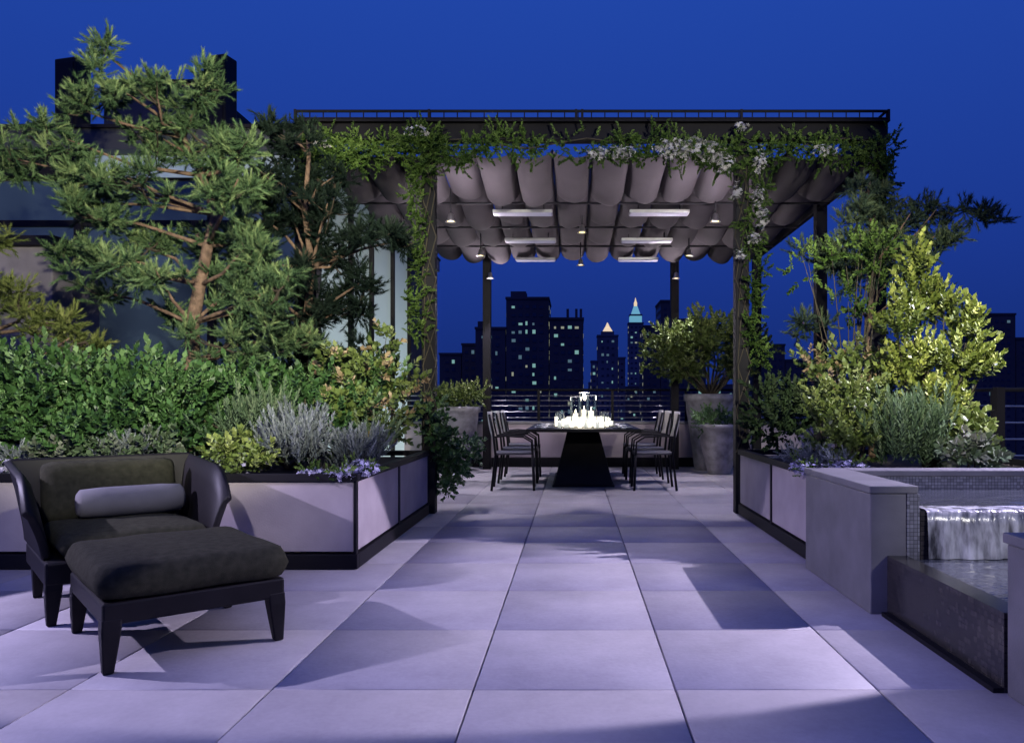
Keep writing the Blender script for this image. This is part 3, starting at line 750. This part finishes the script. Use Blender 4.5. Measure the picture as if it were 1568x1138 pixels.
pads = [(-4.35, 5.8, 2.30, .12, .15, .08, 22), (-4.4, 5.8, 2.0, .2, .2, .12, 45), (-4.2, 5.8, 1.82, .22, .2, .13, 50), (-3.95, 5.85, 1.68, .2, .2, .1, 40), (-4.6, 5.8, 1.7, .25, .2, .15, 60), (-4.9, 5.8, 2.1, .3, .3, .2, 60), (-3.75, 5.9, 1.55, .15, .2, .1, 30)]
pine('pine_tree', tr, [.05, .045, .035, .025, .012], pads, L_pineY, 1.0)

def row(x0, x1, y, z, rx, ry, rz, step, n):
    out = []; x = x0
    while x <= x1:
        out.append((x+random.uniform(-.05, .05), y+random.uniform(-.1, .1), z+random.uniform(-.09, .09), rx, ry, rz*random.uniform(.75, 1.2), n)); x += step
    return out
plant('laurel_hedge', row(-4.6, -2.75, 5.62, 1.12, .21, .25, .27, .24, 80)+row(-4.6, -2.8, 5.4, .90, .22, .2, .2, .25, 60), T_leaf, .11, .19, L_laurel, (-3.6, 5.7, .55), 1.2, .8, .3, r0=.008)
plant('boxwood_shrub', row(-2.75, -1.75, 5.9, 1.0, .24, .25, .27, .24, 75)+row(-2.7, -1.6, 6.4, 1.15, .25, .25, .25, .26, 60), T_leaf, .11, .18, L_laurel, (-2.2, 6.0, .55), 1.1, .8, .35)
plant('evergreen_shrub', row(-2.4, -1.6, 7.0, 1.25, .3, .25, .3, .28, 80)+row(-4.6, -2.6, 6.8, 1.0, .3, .25, .3, .35, 60), T_leaf, .13, .2, L_dark, (-2.0, 7.0, .55), 1.0, .6)
plant('hibiscus_shrub', [(-1.75, 5.9, 1.02, .22, .2, .25, 60), (-1.5, 6.1, .95, .18, .2, .22, 45), (-1.68, 6.3, 1.32, .18, .2, .16, 34), (-1.45, 6.5, 1.2, .2, .2, .2, 36), (-1.6, 6.5, 1.58, .08, .1, .14, 12), (-1.95, 6.2, 1.38, .12, .1, .1, 16)], T_broad, .08, .14, L_laurelY, (-1.65, 6.1, .55), 1.1, .5, r0=.008, per=2, extra=[(T_broad, .07, .12, L_peach, .35, .5)])
plant('rosemary_shrub', [(-2.35, 5.38, .82, .14, .12, .15, 60), (-2.15, 5.4, .86, .14, .12, .16, 60), (-1.55, 5.9, .72, .12, .12, .14, 40)], T_spike, .22, .34, L_rose, None, 1, 1.6, .25)
plant('lavender_shrub', [(-1.98, 5.2, .74, .12, .1, .10, 65), (-1.82, 5.2, .76, .14, .12, .12, 80), (-1.92, 5.32, .82, .14, .1, .12, 50)], T_lav, .16, .26, L_silver, None, 1.1, 1.7, .35)
plant('lavender_shrub', [(-1.55, 5.3, .70, .14, .12, .10, 70), (-1.46, 5.5, .70, .1, .12, .09, 50)], T_lav, .14, .22, L_silver, None, 1.1, 1.5, .4)
plant('sage_plant', [(-2.32, 5.12, .70, .12, .09, .09, 34), (-2.12, 5.12, .68, .12, .09, .09, 34), (-2.2, 5.2, .76, .14, .08, .08, 26)], T_broad, .07, .12, L_laurelY, None, 1.3, 1.0, .3, extra=[(T_flower, .012, .02, M_lilac, .4, .8)])
plant('sage_plant', row(-3.5, -2.5, 5.2, .72, .13, .1, .1, .17, 26), T_broad, .07, .12, L_sage, None, 1.2, .9, .3, extra=[(T_flower, .012, .02, M_lilac, .4, .8)])
plant('artemisia_plant', [(-3.05, 5.16, .72, .12, .1, .09, 60), (-2.92, 5.2, .74, .1, .1, .09, 40), (-3.7, 5.16, .68, .15, .1, .06, 50), (-4.1, 5.2, .68, .15, .1, .06, 40)], T_lav, .10, .15, L_silver, None, 1.2, .9, .7)
def flowers(name, pads, sc=(.014, .022), m=M_petal, leafm=L_vine):
    g = group(name)
    P, D, Vb = pad_points(pads, 1, .9, .5, .25); scatter('blossoms', T_flower, P, D, rng.uniform(sc[0], sc[1], len(P)), m, g, Vb)
    P, D, Vb = pad_points(pads, .22, .6, .5); scatter('leaves', T_small, P, D, rng.uniform(.05, .08, len(P)), leafm, g, Vb)
flowers('white_alyssum', [(-1.42, 5.15, .64, .13, .12, .06, 190), (-1.5, 5.0, .61, .09, .06, .04, 90), (-1.70, 5.05, .62, .11, .08, .03, 120), (-2.6, 5.05, .63, .2, .07, .05, 200), (-2.85, 5.08, .64, .12, .07, .06, 90), (-3.85, 5.05, .66, .16, .07, .06, 140), (-4.2, 5.05, .66, .15, .07, .05, 100)], m=M_lilac)
plant('trailing_ivy', [(-1.33, 7.6, .72, .14, .2, .14, 70), (-1.26, 7.65, .55, .13, .16, .14, 60), (-1.2, 7.7, .40, .1, .12, .12, 40), (-1.27, 7.6, .25, .08, .1, .1, 26), (-1.08, 7.9, .62, .12, .15, .08, 35), (-1.4, 7.5, .95, .16, .15, .16, 50)], T_broad, .08, .13, L_laurel, None, 1.1, .2, .5)
# ------------------------------------------------------------------ planting, right
plant('golden_shrub', [(2.53, 5.65, 2.08, .06, .06, .16, 26), (2.50, 5.65, 1.86, .12, .12, .16, 40), (2.38, 5.6, 1.64, .14, .13, .14, 44), (2.68, 5.65, 1.76, .11, .12, .16, 38), (2.88, 5.65, 1.62, .10, .12, .2, 38), (2.78, 5.6, 1.36, .18, .18, .18, 55), (2.48, 5.6, 1.35, .2, .2, .2, 60), (2.62, 5.6, 1.05, .26, .25, .2, 70), (2.98, 5.6, 1.32, .08, .12, .14, 20)], T_leaf, .10, .165, L_gold, (2.65, 5.7, .55), 1.35, 1.1, .3, r0=.012, per=2)
tr = [(2.65, 6.8, .5), (2.6, 6.8, 1.2), (2.6, 6.8, 1.8), (2.66, 6.8, 2.3), (2.6, 6.8, 2.9), (2.62, 6.8, 3.1)]
pads = [(2.49, 6.8, 2.60, .28, .3, .2, 85), (2.12, 6.7, 2.36, .24, .2, .13, 55), (2.9, 6.8, 2.70, .24, .25, .15, 60), (3.24, 6.8, 2.76, .22, .2, .12, 50), (3.60, 6.8, 2.70, .16, .15, .10, 35), (2.6, 6.8, 2.94, .15, .2, .2, 50), (2.35, 6.7, 2.2, .26, .25, .14, 60), (2.72, 6.7, 2.25, .25, .25, .18, 60), (3.3, 6.8, 2.48, .24, .2, .13, 50), (1.98, 6.6, 1.72, .2, .2, .1, 30), (3.1, 6.8, 2.1, .25, .25, .14, 40), (3.0, 6.8, 2.45, .25, .2, .14, 45)]
pine('pine_tree', tr, [.035, .033, .03, .025, .015, .008], pads, L_pineb, 1.1, (.07, .11), br=.012)
plant('twiggy_shrub', [(2.2+random.uniform(-.3, .35), 6.4, 2.1+random.uniform(-.3, .3), .15, .2, .15, 14) for _ in range(9)], T_small, .10, .17, L_vine, (2.3, 6.4, .55), 1.2, .7, r0=.008, per=2)
plant('laurel_shrub', [(1.82, 5.5, .98, .16, .16, .22, 60), (2.0, 5.4, 1.05, .14, .16, .2, 60), (1.95, 5.35, .82, .2, .12, .15, 50), (2.15, 5.55, .9, .14, .16, .2, 50)], T_leaf, .10, .16, L_laurelY, (1.95, 5.5, .55), 1.25, .9, .3, per=2)
plant('photinia_shrub', [(1.95, 6.0, 1.32, .2, .2, .16, 34), (2.2, 5.95, 1.38, .22, .2, .14, 34), (2.42, 5.9, 1.30, .16, .2, .16, 24)], T_broad, .08, .13, L_laurelY, (2.1, 6.0, .55), 1.0, .7, r0=.007, per=3, extra=[(T_broad, .07, .11, L_peach, .4, .6)])
plant('evergreen_shrub', [(1.78, 6.9, .95, .2, .2, .28, 70), (1.8, 6.3, .95, .18, .2, .25, 60), (2.15, 6.4, 1.1, .3, .3, .3, 90), (2.6, 6.4, 1.1, .3, .3, .35, 80), (2.98, 6.2, .95, .2, .3, .3, 60)], T_leaf, .12, .18, L_dark, (2.1, 6.4, .55), 1.2, .7)
plant('broadleaf_shrub', [(2.82, 5.45, .86, .14, .2, .2, 50), (2.9, 5.6, .78, .12, .18, .14, 34)], T_broad, .09, .14, L_laurelY, (2.85, 5.5, .55), 1.2, .5)
plant('rosemary_shrub', [(2.18, 5.25, .74, .12, .09, .12, 60), (2.40, 5.28, .74, .14, .09, .12, 65)], T_spike, .26, .44, L_rose, None, 1.1, 2.2, .2)
plant('sage_plant', [(2.62, 5.22, .72, .14, .1, .10, 40), (2.76, 5.25, .70, .10, .1, .09, 30)], T_broad, .09, .14, L_sage, None, 1.1, .8, .4)
plant('artemisia_plant', [(1.68, 5.35, .68, .10, .12, .06, 50), (1.78, 5.22, .67, .12, .1, .05, 50), (1.64, 5.7, .68, .1, .14, .06, 40)], T_lav, .08, .13, L_silver, None, 1.2, .7, .8)
flowers('white_alyssum', [(1.60, 5.15, .62, .07, .12, .07, 110), (1.58, 5.35, .64, .07, .12, .05, 90), (1.82, 5.12, .66, .12, .06, .04, 90)], m=M_lilac)

# ------------------------------------------------------------------ climbing vines on the pergola
pads = []
x = XL
while x < XR+.05:
    dens = 38 if x < -1.1 else (28 if x < -.3 else (9 if x < .3 else 28))
    pads.append((x, YF-.10+random.uniform(-.05, .05), 3.55+random.uniform(-.09, .06), .13, .10, .09+.09*random.random(), dens)); x += .15
for k in range(13): pads.append((XM1-.10+random.uniform(-.06, .05), YF-.09, 1.75+k*.15, .08, .07, .10, 18 if k not in (3, 8) else 7))
for k in range(14): pads.append((XM2+.09+random.uniform(-.04, .09), YF-.09, 1.5+k*.15, .07, .07, .10, 14))
for k in range(6): pads.append((XR+.0, YF-.08, 2.6+k*.16, .13, .1, .12, 30))
pads += [(-1.45, YF-.12, 3.64, .2, .1, .14, 50), (-2.2, YF-.1, 3.45, .3, .15, .12, 60), (-1.45, YF-.12, 3.35, .12, .1, .14, 30), (1.45, YF-.12, 3.4, .12, .1, .14, 26), (-2.5, YF-.1, 3.3, .2, .12, .15, 40)]
g = plant('climbing_vine', pads, T_small, .08, .14, L_vine, None, 1.45, .1, .7)
mb = MB()
for (bx, zz, sg) in ((XM1, .6, -1), (XM2, .6, 1)):
    for q_ in range(3):
        pts = [(bx+.085*math.sin(t*4+q_*2)*1.0, YF-.075+.02*math.cos(t*4+q_*2), zz+t*.42) for t in range(8)]
        mb.tube(pts, .006, M_stem, 5)
mb.tube([(XL+i*.28, YF-.08, 3.6+.05*math.sin(i*1.4)) for i in range(21)], .007, M_stem, 5)
mb.obj('vine_stems', g, True)
fl = [(.95, 3.50, .17, .09, 240), (1.15, 3.52, .2, .1, 280), (1.35, 3.46, .14, .1, 190), (.45, 3.48, .14, .05, 110), (.22, 3.46, .10, .05, 80), (1.45, 3.36, .08, .1, 60), (1.6, 3.72, .06, .05, 30), (1.78, 3.4, .06, .12, 60), (1.76, 3.05, .05, .1, 50), (1.80, 2.85, .06, .1, 60), (1.72, 2.65, .06, .06, 40), (1.55, 3.1, .05, .1, 40), (2.4, 3.5, .12, .05, 40), (-1.5, 3.68, .12, .05, 30), (-2.4, 3.56, .1, .04, 25), (1.6, 2.5, .06, .06, 24)]
flowers('white_jasmine_flowers', [(a_, YF-.2, z, rx, .07, rz, n_) for (a_, z, rx, rz, n_) in fl], (.016, .026))

# ------------------------------------------------------------------ skyline
def building(name, parts, y, dep, m, fh=3.3, ww=1.4, step=2.7, lit=.12, crown=None, zb=-47.9):
    g = group(name); mb = MB(); mw = MB()
    for (x0, x1, zt) in parts:
        mb.box(x0, x1, y, y+dep, zb, zt, m); mb.box(x0-.3, x1+.3, y-.3, y+dep+.3, zt+.01, zt+.9, m)
        nx_ = max(1, int((x1-x0-1.2)/step)); off = ((x1-x0)-nx_*step)/2
        z = zt-2.8
        while z > -25:
            for k in range(nx_):
                xx = x0+off+k*step+(step-ww)/2
                rr = random.random(); mm = M_windark
                if rr < lit: mm = random.choice((M_wincold, M_wincold, M_wincold2, M_wincold2, M_winwarm))
                w2 = ww*random.choice((.5, .8, 1)) if mm != M_windark else ww
                mw.box(xx, xx+w2, y-.12, y-.02, z-.75, z+.75*random.choice((.2, .6, 1)), mm)
            for k in range(int(dep/step)-1):
                yy = y+1+k*step
                for xs_, sg in ((x0, -1), (x1, 1)):
                    mm = M_windark if random.random() > lit else M_winwarm
                    mw.box(xs_-.1 if sg < 0 else xs_+.02, xs_-.02 if sg < 0 else xs_+.1, yy, yy+ww, z-.75, z+.75, mm)
            z -= fh
    if crown: crown(mb)
    mb.obj('walls', g); mw.obj('windows', g); return g
def c1(mb):
    mb.box(-25, -19, 303, 312, 42.8, 45, M_city)
    for x in (0.4, 2.2, -3): mb.box(x, x+1.0, 302, 304, 34.9, 38, M_city)
    mb.box(-38, -34, 303, 310, 31, 33.2, M_city)
building('apartment_tower', [(-26.5, -9.9, 41.5), (-38.5, -26.8, 29.8), (-9.6, 3.6, 33.5)], 300, 26, M_city, lit=.30, ww=1.5, crown=c1)
building('office_block', [(-56, -47, 21), (-46.7, -40, 25)], 320, 20, M_city, lit=.08)
def c2(mb):
    mb.box(43.8, 53.0, 600.5, 610.5, 64, 69, M_crown); mb.box(43.4, 53.4, 600.3, 610.6, 69.1, 70.3, M_city2)
    mb.box(44.8, 52.0, 602.5, 608, 70.4, 77, M_crown, taper=.4); mb.box(47.2, 49.6, 604.3, 606.7, 77.1, 80, M_gold); mb.box(47.5, 49.3, 604.5, 606.5, 80.1, 84, M_gold, taper=.05)
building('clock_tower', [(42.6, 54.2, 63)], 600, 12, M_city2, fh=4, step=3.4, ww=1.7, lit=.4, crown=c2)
def c3(mb):
    mb.box(16, 23.5, 451, 459, 41, 43, M_city2); mb.box(16.8, 22.7, 452, 458, 43.05, 45.5, M_gold, taper=.55); mb.box(18.3, 21.2, 453.5, 456.5, 45.6, 48.5, M_gold, taper=.15)
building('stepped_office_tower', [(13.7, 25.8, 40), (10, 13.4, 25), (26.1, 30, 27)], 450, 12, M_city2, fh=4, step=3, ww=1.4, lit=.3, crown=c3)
building('residential_tower', [(39.5, 46.3, 47), (31.5, 39.2, 35.5), (46.6, 60, 38.5)], 350, 22, M_city, lit=.08)
building('residential_tower', [(184, 201, 41), (201.4, 216, 30)], 350, 22, M_city, lit=.08)
building('residential_tower', [(84, 96, 27), (96.3, 112, 20)], 350, 22, M_city, lit=.06)
g = group('distant_city_blocks'); mb = MB(); mw = MB()
for k in range(230):
    y = random.uniform(380, 1500); x = random.uniform(-.75, .75)*y; w = random.uniform(12, 30)
    zt = random.uniform(-30, 10)+random.choice((0, 0, 0, 12, 22))*(y/700)
    if y < 700 and 5 < x < 70: zt = min(zt, 12)
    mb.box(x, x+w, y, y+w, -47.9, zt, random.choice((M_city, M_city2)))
    for q_ in range(int(max(0, (zt+30))/2.6)):
        xx = x+random.uniform(1, w-3); z = random.uniform(max(-30, zt-35), zt-2)
        s_ = 1.2*(y/500)**.5; mw.box(xx, xx+s_, y-.1, y-.02, z-s_*.6, z+s_*.6, random.choice((M_wincold, M_wincold2, M_winwarm, M_windark)))
mb.obj('masses', g); mw.obj('windows', g)

# ------------------------------------------------------------------ lights
def fixture(loc, tgt):
    g = group('floodlight', loc); d = (Vector(tgt)-Vector(loc)).normalized()
    mb = MB(); mb.tube([-d*.22, -d*.08, -d*.03], [.05, .07, .08], M_steel, 12); mb.tube([-d*.15, -d*.15+Vector((0, 0, -.35))], .015, M_steel, 6); mb.obj('lamp_housing', g)
def flood(loc, tgt, e, c, ang, blend=.3, size=.06):
    fixture(loc, tgt); return add_light('floodlight_beam', 'SPOT', loc, tgt, e, c, size, ang, blend)
flood((.2, .2, 3.2), (-3.0, 6.0, 2.2), 2900, (1.0, .96, .74), 40, .5)  # unseen lamp put above the camera to light the left pine
flood((-1.2, .3, 3.0), (-2.6, 5.4, 1.0), 420, (.95, .90, 1.0), 34, .6)
flood((.6, .3, 3.8), (2.50, 5.8, 1.75), 2300, (1.0, .97, .76), 26, .6)  # unseen lamp put above the camera to light the golden shrub
flood((-5.2, 3.6, 2.3), (-1.0, 3.95, 0.0), 820, LAV, 44, .10, .02)
flood((4.9, 5.0, 3.4), (.8, 4.5, 0.0), 2300, (.78, .70, 1.0), 36, .08, .02)
flood((2.3, 2.95, 1.0), (2.2, 3.92, .45), 24, (1, .97, .95), 75, .6)  # unseen lamp added to brighten the spilling water
flood((2.0, 1.5, 3.0), (.95, 7.5, 3.2), 1000, (1, .97, .82), 42, .6)  # unseen lamp added to brighten vines and flowers on the right
flood((-1.0, 1.5, 3.2), (-1.8, 7.5, 3.35), 750, (1, .97, .76), 32, .7)  # unseen lamp added to brighten the vines on the left

S = bpy.data.lights.new('dusk_ambient', 'SUN'); S.energy = 0.50; S.angle = math.radians(35); S.color = (.44, .37, 1.0)  # broad lavender lamp added as soft dusk fill over the terrace
so = bpy.data.objects.new('dusk_ambient', S); col.objects.link(so)
so.rotation_euler = (math.radians(32), 0, math.radians(-40))

w = bpy.data.worlds.new('World'); scene.world = w; w.use_nodes = True
n = w.node_tree.nodes; l = w.node_tree.links; bg = n['Background']
tc = n.new('ShaderNodeTexCoord'); sp = n.new('ShaderNodeSeparateXYZ'); l.new(tc.outputs['Generated'], sp.inputs[0])
r = n.new('ShaderNodeValToRGB'); e = r.color_ramp.elements
e[0].position = 0; e[0].color = (.007, .022, .15, 1); e[1].position = .5; e[1].color = (.015, .062, .39, 1)
x_ = e.new(.18); x_.color = (.010, .037, .265, 1)
l.new(sp.outputs['Z'], r.inputs['Fac'])
sky = n.new('ShaderNodeTexSky'); sky.sky_type = 'NISHITA'; sky.sun_disc = False; sky.sun_elevation = math.radians(-3); sky.sun_rotation = math.radians(200)
mul = n.new('ShaderNodeVectorMath'); mul.operation = 'MULTIPLY'; mul.inputs[1].default_value = (.01, .02, .06)
l.new(sky.outputs[0], mul.inputs[0])
ad = n.new('ShaderNodeVectorMath'); ad.operation = 'ADD'; l.new(mul.outputs[0], ad.inputs[0]); l.new(r.outputs['Color'], ad.inputs[1])
l.new(ad.outputs[0], bg.inputs['Color']); bg.inputs['Strength'].default_value = 1.0

# ------------------------------------------------------------------ camera
cam = bpy.data.cameras.new('camera'); co = bpy.data.objects.new('camera', cam); col.objects.link(co)
co.location = (0, 0, 1.08); co.rotation_euler = (math.radians(90), 0, 0)
cam.sensor_width = 36; cam.lens = 27.02; cam.shift_x = -0.0606; cam.shift_y = 0.0306
cam.clip_start = .05; cam.clip_end = 12000
scene.camera = co
